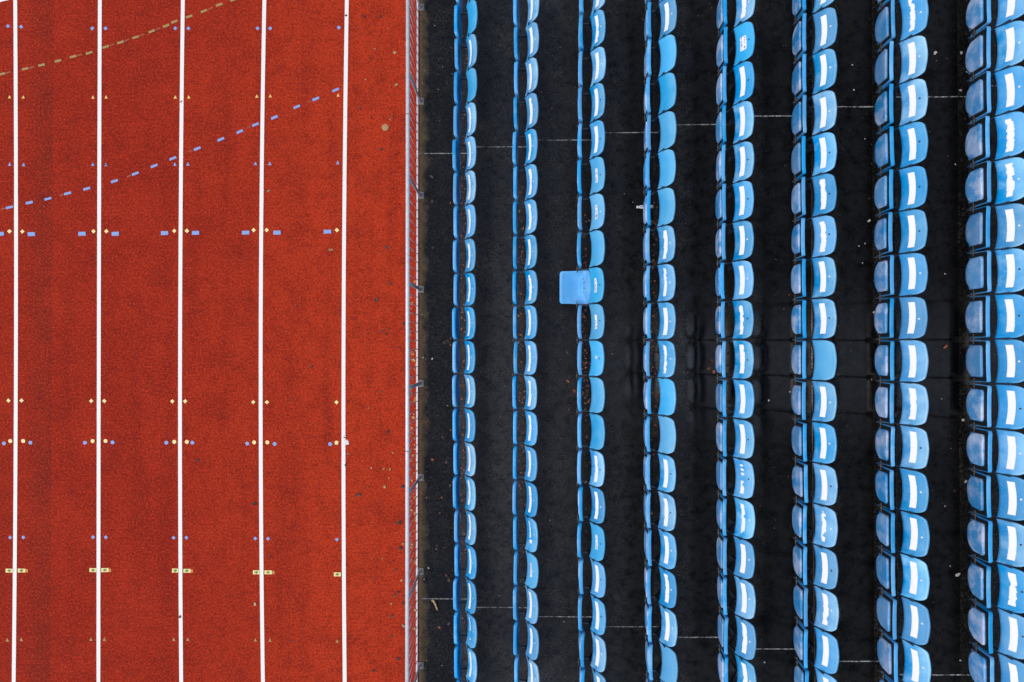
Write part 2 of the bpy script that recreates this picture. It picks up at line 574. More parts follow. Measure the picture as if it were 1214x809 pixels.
for i, y in enumerate(post_y):
    p = bpy.data.objects.new('post', me_post)
    q = bpy.data.objects.new('base_plate', me_plate)
    for o in (p, q):
        C.objects.link(o)
    p.parent = fence
    p.location = (0, y, 0)
    q.parent = p
me_post.materials.append(M['galv'])
me_plate.materials.append(M['galv_dull'])
bmb = bmesh.new()
add_tube(bmb, (0, 0, ZB + .012), (0, 0, ZR - .02), .0062, 8)
me_bar = bm_to('railing_bar', bmb)
me_bar.materials.append(M['galv'])
for p in me_bar.polygons:
    p.use_smooth = True
for i in range(len(post_y) - 1):
    for k in range(1, 11):
        y = post_y[i] + (post_y[i + 1] - post_y[i]) * k / 11
        if abs(y) > 5.75:
            continue
        o = bpy.data.objects.new('railing_bar', me_bar)
        C.objects.link(o)
        o.parent = fence
        o.location = (0, y, 0)

# ------------------------------------------------------------------ seat parts
PW = .2185                                         # half width of a backrest


def back_pt(s, t):
    """Point on the sitter's side of the backrest: s from lower to upper edge, t across (-1..1). Relative to the hinge line, z above the tread."""
    k = max(0.0, (s - .52) / .48)
    hw = PW * (1 - .006 * s) - .065 * (1 - math.sqrt(max(0.0, 1 - k ** 2.2))) * .85
    y = t * hw
    tt = y / PW
    a = .1140 + .102 * s + .022 * s * s - (.029 + .003 * s) * abs(tt) ** 2.1
    z = .615 + .205 * s - .008 * s * s - .012 * k ** 3 * abs(tt)
    return Vector((a, y, z))


def back_normal(s, t):
    e = .004
    du = back_pt(min(s + e, 1), t) - back_pt(max(s - e, 0), t)
    dv = back_pt(s, min(t + e, 1)) - back_pt(s, max(t - e, -1))
    n = dv.cross(du).normalized()
    return n if n.x < 0 else -n


def make_back():
    NS, NTT = 18, 20
    bm = bmesh.new()
    ss = [1 - (1 - i / NS) ** 1.6 for i in range(NS + 1)]
    grid = []
    for i in range(NS + 1):
        row = []
        for j in range(NTT + 1):
            t = -1 + 2 * j / NTT
            s = ss[i]
            p = back_pt(s, t)
            # shallow pressed panel inside a raised border
            edge = min(1 - abs(t), (1 - s) * .9, s * .9 + .1)
            p = p + back_normal(s, t) * (-.004 * min(1, max(0, (edge - .05) / .07)))
            row.append(bm.verts.new(p))
        grid.append(row)
    for i in range(NS):
        for j in range(NTT):
            bm.faces.new((grid[i][j], grid[i + 1][j], grid[i + 1][j + 1], grid[i][j + 1]))
    # rolled rim
    ring = [grid[0][j] for j in range(NTT + 1)] + [grid[i][NTT] for i in range(1, NS + 1)] + [grid[NS][j] for j in range(NTT - 1, -1, -1)] + [grid[i][0] for i in range(NS - 1, 0, -1)]
    cen = Vector((.15, 0, .72))
    prev = ring
    for out_, back_ in ((.0022, .004), (.003, .011), (.0015, .022)):
        new = []
        for v in ring:
            d = v.co - cen
            d.x *= .5
            d = d.normalized()
            new.append(bm.verts.new(v.co + d * out_ + Vector((.9, 0, -.35)) * back_))
        L = len(ring)
        for i in range(L):
            bm.faces.new((prev[i], prev[(i + 1) % L], new[(i + 1) % L], new[i]))
        prev = new
    bmesh.ops.recalc_face_normals(bm, faces=bm.faces[:])
    bmesh.ops.solidify(bm, geom=bm.faces[:], thickness=.004)
    return bm_to('backrest', bm)


UF, UR, RISE_REAR = .252, -.062, .012               # folded pans; the open one shows its long rear lip as well


def pan_u(s, t):
    uf = UF - .020 * max(0, (abs(t) - .86) / .14) ** 2
    ur = UR + (.045 if UR > -.1 else .045) * abs(t) ** 2.8
    return uf + (ur - uf) * s


def pan_w(u, t):
    w = -.014 * (1 - t * t) * max(0, min(1, (UF - u) / .06)) + .006 * abs(t) ** 4
    f = max(0, (u - (UF - .035)) / .035)
    w -= .010 * f * f
    if UR < -.1:
        sm = lambda q: (lambda c: c * c * (3 - 2 * c))(max(0.0, min(1.0, q)))
        k = 1 - min(1, abs(t)) ** 4
        hollow = -.040 * k * sm((.25 - u) / .25)
        e = -.012 - .070 * t * t
        q = sm((e + .02 - u) / .04)
        w += hollow * (1 - q) + .004 * q + .08 * max(0, e - .02 - u)
    elif u < -.0:
        w += RISE_REAR * (-u / .062) ** 1.5
    return w


def pan_hw(u): return .2070 + .0105 * (UF - u) / (UF - UR)


def make_pan():
    NU, NV = (18 if UR > -.1 else 40), (18 if UR > -.1 else 28)
    bm = bmesh.new()
    grid = []
    for i in range(NU + 1):
        s = i / NU
        row = []
        for j in range(NV + 1):
            t = -1 + 2 * j / NV
            u = pan_u(s, t)
            row.append(bm.verts.new((-u, t * pan_hw(u), pan_w(u, t))))
        grid.append(row)
    for i in range(NU):
        for j in range(NV):
            bm.faces.new((grid[i][j], grid[i][j + 1], grid[i + 1][j + 1], grid[i + 1][j]))
    ring = [grid[i][0] for i in range(NU, 0, -1)] + [grid[0][j] for j in range(NV + 1)] + [grid[i][NV] for i in range(1, NU + 1)]
    outs = []
    for v in ring:
        x, y = v.co.x, v.co.y
        d = Vector((0, 0, 0))
        if abs(y) > .195:
            d.y = 1 if y > 0 else -1
        if x < -UF + .03:
            d.x = -1
        fade = min(1.0, max(.25, (-x + .06) / .08))
        outs.append((d.normalized() if d.length else d, fade))
    prev = ring
    for o_, dn in ((.0025, .004), (.004, .014), (.004, .036), (.0025, .041)):
        new = [bm.verts.new(v.co + d * o_ + Vector((0, 0, -dn * f))) for v, (d, f) in zip(ring, outs)]
        for i in range(len(ring) - 1):
            bm.faces.new((prev[i], prev[i + 1], new[i + 1], new[i]))
        prev = new
    bmesh.ops.recalc_face_normals(bm, faces=bm.faces[:])
    bmesh.ops.solidify(bm, geom=bm.faces[:], thickness=.004)
    return bm_to('seat_pan', bm)


def make_cover():
    """The closed box below the pan that carries the hinge."""
    NU, NV = 14, 14
    bm = bmesh.new()
    grid = []
    u0 = UF - .070
    for i in range(NU + 1):
        row = []
        for j in range(NV + 1):
            t = -1 + 2 * j / NV
            k = max(0, (abs(t) - .78) / .22)
            a = u0 - .025 * k * k
            b = UR + .012 + .085 * abs(t) ** 2.6
            s = i / NU
            u = a + (b - a) * s
            y = t * .160
            w = pan_w(u, t * .8) - .040 + .012 * s - .004 * t * t
            row.append(bm.verts.new((-u, y, w)))
        grid.append(row)
    for i in range(NU):
        for j in range(NV):
            bm.faces.new((grid[i][j], grid[i + 1][j], grid[i + 1][j + 1], grid[i][j + 1]))
    ring = [grid[0][j] for j in range(NV + 1)] + [grid[i][NV] for i in range(1, NU + 1)] + [grid[NU][j] for j in range(NV - 1, -1, -1)] + [grid[i][0] for i in range(NU - 1, 0, -1)]
    prev = ring
    for o_, up in ((.004, .006), (.005, .014), (.005, .034)):
        new = []
        for v in ring:
            d = Vector((v.co.x + .05, v.co.y, 0)).normalized()
            new.append(bm.verts.new(v.co + d * o_ + Vector((0, 0, up))))
        L = len(ring)
        for i in range(L):
            bm.faces.new((prev[i], prev[(i + 1) % L], new[(i + 1) % L], new[i]))
        prev = new
    return bm_to('underside_cover', bm)


def make_added_under_frame():
    """Added black strips that stand for the shade in the hollow between the rim and the box below the pan."""
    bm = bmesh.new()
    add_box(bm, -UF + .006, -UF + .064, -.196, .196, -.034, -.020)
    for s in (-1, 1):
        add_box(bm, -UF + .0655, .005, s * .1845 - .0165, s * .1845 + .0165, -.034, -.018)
    return bm_to('added_under_frame', bm)


def make_bracket(ar):
    """Steel arm from the riser up to the hinge and on to the backrest; ar is how far the riser stands behind the hinge."""
    bm = bmesh.new()
    prof = [(-.035, .414), (-.035, .440), (.085, .452), (.108, .625), (.120, .74), (.134, .74), (.124, .61), (.118, .446), (ar - .010, .240), (ar - .010, .200), (.085, .424)]
    a = [bm.verts.new((x, -.009, z)) for x, z in prof]
    b = [bm.verts.new((x, .009, z)) for x, z in prof]
    L = len(prof)
    bm.faces.new(a[::-1])
    bm.faces.new(b)
    for i in range(L):
        bm.faces.new((a[i], a[(i + 1) % L], b[(i + 1) % L], b[i]))
    add_box(bm, ar - .010, ar - .002, -.035, .035, .05, .25)
    return bm_to('bracket', bm)


def make_pin():
    bm = bmesh.new()
    add_tube(bm, (0, -.050, 0), (0, .050, 0), .0065, 8)
    add_tube(bm, (0, -.012, 0), (0, .012, 0), .014, 8)
    return bm_to('hinge_pin', bm)


ME = dict(back=make_back(), pan=make_pan(), cover=make_cover(), added_frame=make_added_under_frame(), pin=make_pin())
for k_ in ('back', 'pan', 'cover'):
    for p in ME[k_].polygons:
        p.use_smooth = True
UR, RISE_REAR = -.165, .05
ME['pan_open'] = make_pan()
for p in ME['pan_open'].polygons:
    p.use_smooth = True
ME['pan_open'].materials.append(M['blue_open'])
bm = bmesh.new()
rs = random.Random(3)
for (u, t, su, st_) in ((-.055, -.30, .006, .05), (-.062, -.05, .012, .05), (-.045, .02, .005, .03), (-.070, .10, .005, .02), (-.060, .32, .008, .10), (-.050, .52, .006, .06), (-.045, .20, .003, .06), (.200, .80, .004, .05)):
    ring = []
    for i in range(9):
        a = 2 * math.pi * i / 9
        r_ = rs.uniform(.5, 1.1)
        uu, tt = u + su * r_ * math.cos(a), t + st_ * r_ * math.sin(a)
        ring.append(bm.verts.new((-uu, tt * pan_hw(uu), pan_w(uu, tt) + .0045)))
    bm.faces.new(ring)
ME['scuff'] = bm_to('scuff_marks', bm)
ME['scuff'].materials.append(M['scuff'])
UR, RISE_REAR = -.062, .012
ME['back_clean'] = ME['back'].copy()
ME['back'].materials.append(M['blue'])
ME['back_clean'].materials.append(M['blue_clean'])
ME['pan'].materials.append(M['blue_pan'])
ME['cover'].materials.append(M['blue_under'])
ME['added_frame'].materials.append(M['groove'])
ME['pin'].materials.append(M['rust'])

bm = bmesh.new()
bmesh.ops.create_circle(bm, cap_ends=True, segments=12, radius=.0095)
for v in bm.verts:
    v.co = Vector((0, v.co.x, v.co.y))
r = bmesh.ops.extrude_face_region(bm, geom=bm.faces[:])
for v in [g for g in r['geom'] if isinstance(g, bmesh.types.BMVert)]:
    v.co.x -= .002
ME['screw_dark'] = bm_to('screw', bm)
ME['screw_white'] = ME['screw_dark'].copy()
ME['screw_dark'].materials.append(M['screw_dark'])
ME['screw_white'].materials.append(M['white'])


def patch(cells_s, cells_t, s0, s1, t0, t1, keep, jit, off, rng, slant=0.0):
    """Cells of a rectangle laid on the backrest, the ones for which keep(i, j) holds."""
    bm = bmesh.new()
    vv = {}

    def vert(i, j):
        if (i, j) not in vv:
            fs, ft = i / cells_s, j / cells_t
            t = t0 + (t1 - t0) * ft
            s = s0 + (s1 - s0) * fs + slant * t
            if i in (0, cells_s):
                s += rng.uniform(-1, 1) * jit
            if j in (0, cells_t):
                t += rng.uniform(-1, 1) * jit * .6
            s = min(max(s, .02), .98)
            edge = min(1 - abs(t), (1 - s) * .9, s * .9 + .1)
            p = back_pt(s, t) + back_normal(s, t) * (-.004 * min(1, max(0, (edge - .05) / .07)) + off)
            vv[(i, j)] = bm.verts.new(p)
        return vv[(i, j)]
    for i in range(cells_s):
        for j in range(cells_t):
            if keep(i, j):
                bm.faces.new((vert(i, j), vert(i + 1, j), vert(i + 1, j + 1), vert(i, j + 1)))
    if not bm.faces:
        vert(0, 0)
    return bm


def islands(bm):
    """One mesh per connected piece of film; crumbs are dropped."""
    bm.faces.ensure_lookup_table()
    seen, out = set(), []
    for f0 in bm.faces:
        if f0 in seen:
            continue
        comp, todo = [], [f0]
        seen.add(f0)
        while todo:
            f = todo.pop()
            comp.append(f)
            for e in f.edges:
                for g in e.link_faces:
                    if g not in seen:
                        seen.add(g)
                        todo.append(g)
        if len(comp) < 9:
            continue
        idx, vs_, fs_ = {}, [], []
        for f in comp:
            for v in f.verts:
                if v not in idx:
                    idx[v] = len(vs_)
                    vs_.append(v.co.copy())
            fs_.append([idx[v] for v in f.verts])
        out.append(mesh('sticker', vs_, fs_))
    bm.free()
    return out


def sticker_mesh(kind, rng):
    ns, nt = 10, 60
    s0, s1, t0, t1 = .335, .60, -.765, .765
    sh = rng.uniform(-.03, .03)
    t0, t1 = t0 + sh + rng.uniform(-.02, .02), t1 + sh + rng.uniform(-.02, .02)
    off = Vector((rng.uniform(0, 99), rng.uniform(0, 99), 0))
    slant = rng.uniform(-.025, .025)

    def edge(j, side, amp):                         # how many cells of film are gone at one long edge
        a = mnoise.noise(Vector((j * .09, side, 0)) + off) + .3 * mnoise.noise(Vector((j * .3, side + 5, 0)) + off)
        return max(0, a) * amp

    jit = .006
    if kind == 'clean':
        keep = lambda i, j: True
    elif kind == 'narrow':
        s0, s1 = .32, .55
        keep = lambda i, j: i < 10 - edge(j, 1, 3) and i >= edge(j, 9, 1.5)
    elif kind == 'ragged':
        keep = lambda i, j: i < 10 - edge(j, 1, 5) and i >= edge(j, 9, 2)
        jit = .010
    elif kind == 'worn':
        keep = lambda i, j: i < 8 - edge(j, 1, 10) and i >= edge(j, 9, 4)
        jit = .010
    elif kind == 'torn':
        keep = lambda i, j: (i < 5 - edge(j, 1, 5) and i >= edge(j, 4, 3) and 20 < j) or (8 < j < 17 and 2 < i + edge(j, 2, 6))
        jit = .012
    elif kind == 'fragments':
        keep = lambda i, j: (i < 8 - edge(j, 1, 8) and j < 26) or (j > 32 and i < 6 + edge(j, 2, 6) and abs((j % 9) - 4) < 3 and i >= 1)
        jit = .012
    elif kind == 'curl':
        s0, s1 = .33, .47
        keep = lambda i, j: (i < 7 - edge(j, 1, 5) and j > 26) or (4 <= i and 5 < j < 10)
        jit = .010
    bm = patch(ns, nt, s0, s1, t0, t1, keep, jit, .0022, rng, slant)
    return islands(bm)


def label_mesh(kind, rng):
    """A small printed label: pale film with rows of illegible worn print on it."""
    if kind == 'label_wide':
        s0, s1, t0, t1, rows = .28, .62, -.40, .36, 2
    elif kind == 'label_scrap':
        s0, s1, t0, t1, rows = .42, .54, -.02, .14, 1
    else:
        s0, s1, t0, t1, rows = .36, .54, -.42, .40, 1
    bm = patch(3, 16, s0, s1, t0, t1, lambda i, j: True, .016, .0022, rng, -.03)
    nf = len(bm.faces)
    geo = []
    for r_ in range(rows):
        ra = s0 + (s1 - s0) * (r_ + .2) / rows
        rb = s0 + (s1 - s0) * (r_ + .8) / rows
        t = t0 + .04
        while t < t1 - .05:
            w = rng.uniform(.02, .07)
            if rng.random() < .78:
                geo.append((ra + rng.uniform(0, .03), rb - rng.uniform(0, .05), t, min(t + w, t1 - .02), 1 if rng.random() < .6 else 2))
            t += w + rng.uniform(.012, .04)
    for (a, b, c, d, mi) in geo:
        vs_ = []
        for (s, tq) in ((a, c), (b, c), (b, d), (a, d)):
            s = s - .03 * tq
            p = back_pt(s, tq) + back_normal(s, tq) * (-.004 + .0038)
            vs_.append(bm.verts.new(p))
        f = bm.faces.new(vs_)
        f.material_index = mi
    return bm_to('printed_label', bm)


# ------------------------------------------------------------------ what each backrest shows (row -> seat index from the image centre line)
STATE = {r_: {} for r_ in range(1, 9)}
for j in range(-11, 11):
    STATE[1][j] = 'narrow'
    STATE[2][j] = 'narrow'
for j in (-11, -10, -8):
    STATE[1][j] = 'plain'
STATE[1][8] = 'curl'
for j in (-9, -7, -5, -4, -2, 1, 6):
    STATE[2][j] = 'ragged'
STATE[2][5] = 'torn'
STATE[2][6] = 'label'
for j in range(-10, 10):
    STATE[3][j] = 'clean'
    STATE[4][j] = 'clean'
for j, k_ in {-5: 'label', -4: 'label', -3: 'plain', -2: 'label', -1: 'label', 0: 'label_scrap', 1: 'plain', 2: 'plain', 5: 'label', 3: 'ragged', -9: 'ragged', 4: 'ragged'}.items():
    STATE[3][j] = k_
for j, k_ in {-8: 'plain', -7: 'plain', -6: 'plain', -5: 'plain', -4: 'plain', 1: 'plain', 2: 'plain', 8: 'plain', 9: 'plain', -3: 'ragged', -2: 'worn', 0: 'worn', 4: 'ragged', 6: 'ragged'}.items():
    STATE[4][j] = k_
for r_ in (5, 6, 7, 8):
    for j in range(-9, 9):
        STATE[r_][j] = 'clean'
for j, k_ in {-8: 'label_wide', -1: 'worn', 0: 'ragged', 3: 'fragments', 4: 'worn', 7: 'ragged', 8: 'ragged', -9: 'ragged'}.items():
    STATE[5][j] = k_
for j, k_ in {0: 'plain', 4: 'worn', -3: 'ragged', 6: 'ragged', -4: 'ragged'}.items():
    STATE[6][j] = k_
for j, k_ in {-8: 'worn', 1: 'ragged'}.items():
    STATE[7][j] = k_
for j, k_ in {-5: 'ragged', 5: 'ragged', -4: 'ragged'}.items():
    STATE[8][j] = k_
BLACK = {3: {-6, -7, -2, -1, 0, 3, 6, 7, 5, -5}, 4: {3, 4, -7}, 5: {-8, -7, -4, -5, -1, 0, 3, -6, 2}, 6: {-5, -4, -3, -1, 3, 5}, 7: {-5, -4, -3, 2, -6}, 8: {-2, -1, 1, 5, 6, 4}}
NOSCREW = {(5, -6), (5, 1), (6, 7), (7, 0), (7, 1), (8, -5)}
NSEATS = {1: (-11, 10), 2: (-10, 9), 3: (-10, 9), 4: (-10, 9), 5: (-9, 8), 6: (-9, 8), 7: (-9, 8), 8: (-8, 7)}
WORD = ['topmost', 'second', 'third', 'fourth', 'fifth', 'sixth', 'seventh', 'eighth', 'ninth', 'tenth', 'eleventh']
ROWSAY = {1: 'in row nearest fence', 2: 'in second row from fence', 3: 'in the open seat\'s row',
          4: 'in row behind open seat', 5: 'in fifth row from fence', 6: 'in third row from right',
          7: 'in second row from right', 8: 'in the rightmost row'}
SAY = {'plain': 'bare back', 'clean': 'intact white sticker', 'narrow': 'peeling white sticker', 'ragged': 'ragged white sticker',
       'worn': 'worn white sticker', 'torn': 'torn white sticker', 'fragments': 'fragments of white sticker', 'curl': 'curling torn sticker',
       'label': 'purple printed label', 'label_wide': 'two-line purple label', 'label_scrap': 'tiny label scrap'}


def child(name, me, parent, loc=(0, 0, 0), rot=None):
    o = bpy.data.objects.new(name, me)
    C.objects.link(o)
    o.parent = parent
    o.location = loc
    if rot:
        o.rotation_euler = rot
    return o


rng = random.Random(11)
for row in range(1, 9):
    j0, j1 = NSEATS[row]
    me_bracket = make_bracket(riser_x(row) - row_x(row) - HINGE_A)
    me_bracket.materials.append(M['steel_dark'])
    for j in range(j0, j1 + 1):
        y = PHASE - (j + .5) * PITCH
        st = STATE[row][j]
        opened = row == 3 and j == -2
        root = bpy.data.objects.new('stadium_seat', None)
        C.objects.link(root)
        root.location = (row_x(row) + HINGE_A + bend(y) + rng.uniform(-.003, .003), y + rng.uniform(-.002, .002), TREAD0 + RISE * (row - 1))
        root.rotation_euler = (0, 0, rng.gauss(0, R(.5)))
        k0 = j - j0
        k1 = j1 - j
        place = (WORD[k0] + (' from top' if k0 else '')) if k0 <= k1 else ((WORD[k1] + ' from bottom') if k1 else 'lowest')
        if opened:
            lab = 'only blue seat folded down, its backrest carrying a small printed purple label'
        else:
            lab = 'folded blue seat with %s, %s %s' % (SAY[st], place, ROWSAY[row])
        tag(root, lab, 'seat', 'blue tip-up seats on the terrace')
        ang = R(-2) if opened else R(87 + rng.gauss(0, 1.3))
        pan = child('seat_pan', ME['pan_open' if opened else 'pan'], root, (0, 0, HINGE_Z), (0, ang, 0))
        if opened:
            pan.location.x -= .01
        if opened:
            child('scuff_marks', ME['scuff'], pan)
        child('underside_cover', ME['cover'], pan, (0, 0, -.034 if opened else 0))
        child('added_under_frame', ME['added_frame'], pan, (0, 0, -.030 if opened else 0))
        clean = st == 'plain' or st.startswith('label')
        back = child('backrest', ME['back_clean' if clean else 'back'], root, rot=(0, R(rng.gauss(0, .12)), 0))
        child('bracket', me_bracket, root, (0, -PITCH / 2, 0))
        child('hinge_pin', ME['pin'], root, (-.050, -PITCH / 2, HINGE_Z + .075))
        r2 = random.Random(row * 100 + j)
        if st.startswith('label'):
            me = label_mesh(st, r2)
            for mm in ('sticker', 'print', 'print_pink'):
                me.materials.append(M[mm])
            lo = child('printed_label', me, back)
            lo['label'] = 'pale label with worn purple print'
        elif st != 'plain':
            for me in sticker_mesh(st, r2):
                me.materials.append(M['sticker'])
                child('sticker', me, back)
        if st != 'plain' and (row, j) not in NOSCREW:
            dark = j in BLACK.get(row, ())
            t = r2.uniform(-.06, .06)
            s = .74 + r2.uniform(-.02, .02)
            p = back_pt(s, t) + back_normal(s, t) * -.0045
            n = back_normal(s, t)
            sc = child('screw', ME['screw_dark' if dark else 'screw_white'], back, p)
            sc.rotation_euler = n.to_track_quat('-X', 'Z').to_euler()
            if row <= 2:
                sc.scale = (1, .8, .8)

# ------------------------------------------------------------------ litter
def leaf(bm, x, y, z, size, rng, mi=0, aspect=.65, seg=8):
    a0 = rng.uniform(0, 6.28)
    tx, ty = rng.uniform(-.25, .25), rng.uniform(-.25, .25)
    c, s = math.cos(a0), math.sin(a0)
    pts = []
    for i in range(seg):
        a = 2 * math.pi * i / seg
        rr = size * rng.uniform(.65, 1.15)
        lx, ly = rr * math.cos(a), rr * aspect * math.sin(a)
        px, py = lx * c - ly * s, lx * s + ly * c
        pz = z + .004 + .35 * size * abs(math.sin(a)) * rng.uniform(.3, 1) + max(0, px * tx + py * ty)
        pts.append(bm.verts.new((x + px, y + py, pz)))
    m = bm.verts.new((x, y, z + .004 + size * .12))
    for i in range(seg):
        f = bm.faces.new((m, pts[i], pts[(i + 1) % seg]))
        f.material_index = mi


rl = random.Random(5)
bm = bmesh.new()


def tread_z(x, y):
    n = 0
    for k in range(1, NT_STEPS):
        if x >= riser_x(k) + bend(y):
            n = k
    return TREAD0 + n * RISE


dens = {1: (440, -2.6, 2.8), 2: (330, -1.9, 1.6), 3: (230, -1.0, 1.0), 4: (210, -1.2, 1.3), 5: (40, -.9, .6)}
for row, (cnt, ya, yb) in dens.items():
    for _ in range(cnt):
        y = rl.gauss((ya + yb) / 2, (yb - ya) / 2.3)
        c_ = {1: -.195, 2: -.165, 3: -.115, 4: -.05, 5: -.03}[row]
        x = min(riser_x(row) + bend(y) - .012, riser_x(row) + bend(y) + rl.gauss(c_, .042))
        leaf(bm, x, y, tread_z(x, y), rl.uniform(.006, .022), rl)
for _ in range(130):                                # a few more, scattered over the treads
    y = rl.uniform(-4.8, 4.8)
    x = rl.choice([rl.uniform(-1.3, -.75), rl.uniform(-.4, .1), rl.uniform(.3, .9), rl.uniform(-1.3, 4.8)])
    leaf(bm, x, y, tread_z(x, y), rl.uniform(.005, .013), rl)
for _ in range(170):                                # a thin drift of leaf scraps along the foot of the fence
    y = rl.gauss(-1.0, 2.2)
    leaf(bm, -1.43 + abs(rl.gauss(0, .06)), y, TREAD0, rl.uniform(.005, .017), rl)
for px, py, sz in ((527, 407, .030), (531, 405, .026), (534, 409, .026), (529, 404, .022), (534, 401, .02), (511, 210, .04), (512, 239, .03), (501, 296, .03), (513, 294, .025), (534, 241, .02), (535, 57, .025), (519, 106, .018), (504, 144, .025), (521, 144, .02),
                   (533, 576, .035), (536, 572, .03), (529, 548, .025), (524, 590, .02), (513, 545, .03), (518, 647, .02), (527, 649, .02), (529, 682, .025), (532, 688, .03), (532, 739, .03), (521, 744, .022), (525, 519, .028), (534, 510, .02), (733, 258, .022), (673, 452, .026), (674, 485, .024), (652, 354, .018), (681, 464, .04), (672, 418, .022), (737, 425, .018),
                   (840, 437, .03), (846, 441, .03), (843, 428, .03), (935, 350, .022), (929, 366, .02), (1131, 582, .022), (1120, 411, .03), (577, 338, .02), (593, 494, .02)):
    z = TREAD0
    for _ in range(5):
        x, y = W(px, py, z)
        z = tread_z(x, y)
    x, y = W(px, py, z)
    leaf(bm, x, y, z, sz, rl)
stuff(link('fallen_leaves', bm_to('fallen_leaves', bm, False), M['leaf_red'], smooth=False))

# leaves blown onto the track
bm = bmesh.new()
for px, py, sz, mi in ((431, 20, .030, 0), (451, 20, .034, 0), (423.5, 34, .02, 0), (444.5, 58.5, .030, 1), (468, 63, .034, 1), (439, 70, .024, 0), (433.5, 95, .018, 1), (470, 101, .036, 1), (440, 107, .016, 0), (426.5, 129, .026, 0), (465.5, 138.5, .026, 0), (462, 142, .02, 1), (452, 177, .036, 0), (462.5, 174.5, .018, 0),
                       (458, 293.5, .042, 0), (463, 294, .02, 0), (449, 298, .018, 0), (463, 336.5, .034, 0), (446.5, 356, .036, 0), (454, 392, .034, 0), (461.5, 390, .030, 0), (458.5, 396, .034, 0), (436, 395.5, .02, 0), (478.8, 384, .036, 0), (392.6, 296.5, .04, 1), (318.6, 227, .042, 1), (351.5, 363.5, .03, 0), (369, 434.5, .034, 0), (395, 423, .018, 0), (473, 412, .024, 0),
                       (452.3, 464.5, .026, 0), (413, 476, .026, 0), (460, 512, .036, 0), (413, 538, .026, 1), (410, 551, .032, 0), (424.5, 587, .05, 0), (456, 577, .036, 1), (462.5, 556, .03, 1), (455, 556, .024, 1), (477, 577, .034, 0), (433, 578, .02, 0), (440.5, 555, .02, 1), (436, 556, .018, 0), (461, 567, .018, 1), (466, 537, .024, 1),
                       (475, 619, .042, 0), (471.5, 620, .03, 0), (475, 650, .04, 0), (478, 645, .026, 1), (469, 675.5, .03, 0), (453.5, 662, .018, 1), (466, 665, .02, 0), (443.5, 687, .02, 0), (472, 702, .036, 0), (468, 706, .026, 0), (478, 706, .02, 0), (464.5, 730.5, .036, 0), (464, 716, .02, 1), (478, 715, .03, 0), (478.5, 742, .04, 1), (464, 754, .026, 0), (472, 781, .046, 0), (443, 795, .034, 0), (476, 688, .024, 1),
                       (234, 546, .034, 0), (125.5, 100.5, .018, 0), (125.5, 196, .02, 0), (213.8, 731, .034, 0), (320, 660, .024, 0), (302, 597, .045, 0), (410.4, 19, .026, 0), (409, 518, .03, 0), (346.5, 759.5, .022, 0), (354.5, 0, .03, 0), (346.5, 474, .018, 0), (437, 484, .018, 1), (215, 121, .028, 1), (303, 716, .04, 1), (357.5, 101.5, .018, 0), (440.6, 139.5, .02, 0), (456, 152.5, .014, 0)):
    leaf(bm, *W(px, py), TZ + .002, sz * .82, rl, mi, rl.uniform(.5, .8))
for _ in range(150):                                # specks
    px = 484 - abs(rl.gauss(0, 45))
    leaf(bm, *W(px, rl.uniform(0, 809)), TZ, rl.uniform(.004, .010), rl, 0 if rl.random() < .8 else 1, seg=5)
for _ in range(70):                                 # orange leaves caught below the railing
    px, py = rl.uniform(486.5, 494.5), rl.gauss(540, 110)
    leaf(bm, *W(px, py), TZ, rl.uniform(.014, .036), rl, 2)
stuff(link('track_leaves', bm_to('track_leaves', bm, False), [M['leaf_dark'], M['leaf_tan'], mat_leaves('orange_leaves', [(.50, .17, .03), (.60, .26, .06), (.30, .08, .03)])], smooth=False))

# pale crumbs and grit on the treads
bm = bmesh.new()
spots = [(515.5, 31, .014), (503.5, 84, .012), (536, 88, .01), (525, 80, .01), (501, 99, .01), (519.8, 106.5, .012), (501.5, 424, .018), (512.3, 425.8, .024), (530.5, 481, .012), (500.5, 373.5, .014), (592, 706, .01), (652, 617, .014), (668.5, 737, .014), (726, 420, .01), (911, 475, .02), (936, 464.5, .018), (1108, 63, .03), (1139, 63, .026), (1138, 108, .028), (1146, 86, .018), (1010, 77.5, .014), (1030, 262, .03), (1036, 333, .022), (1036, 371, .035), (1025, 289, .014), (1141, 498, .026), (1144, 571, .03), (1135, 681, .04), (1126, 671, .012), (906, 785, .016), (1138, 783, .016), (506, 783, .014), (524, 789, .014), (517, 651, .012), (508, 673.5, .02), (503, 687, .014), (1012, 107, .016), (1025, 165, .012), (953, 267, .012), (1022, 312, .014), (1132, 195, .016), (1120, 325, .014), (1018, 292, .012), (1033, 450, .014), (1116, 473, .012), (1120, 600, .014), (740, 230, .01), (750, 240, .01)]
for _ in range(420):
    px, py = rl.uniform(500, 1145), rl.uniform(2, 807)
    spots.append((px, py, rl.choice((.003, .0035, .004, .0055))))
for px, py, sz in spots:
    z = TREAD0
    for _ in range(5):
        x, y = W(px, py, z)
        z = tread_z(x, y)
    x, y = W(px, py, z)
    leaf(bm, x, y, z, sz * .8, rl, 0, .7, 6)
stuff(link('grit', bm_to('grit', bm, False), M['crumb'], smooth=False))

# single things that stand out
bm = bmesh.new()
pts = [W(513.2, 711.2), W(515.6, 715), W(517, 718.5), W(518.8, 723.2)]
for i in range(3):
    add_tube(bm, (*pts[i], .006), (*pts[i + 1], .005), .020 - .003 * i, 8, .017 - .003 * i)
add_tube(bm, (*W(513.5, 711.5), .006), (*W(511.8, 712.2), .006), .016, 7, .010)
tag(link('twig', bm_to('twig', bm), M['twig']), 'short stripped pale twig lying on the lower joint line beside the fence', 'twig')

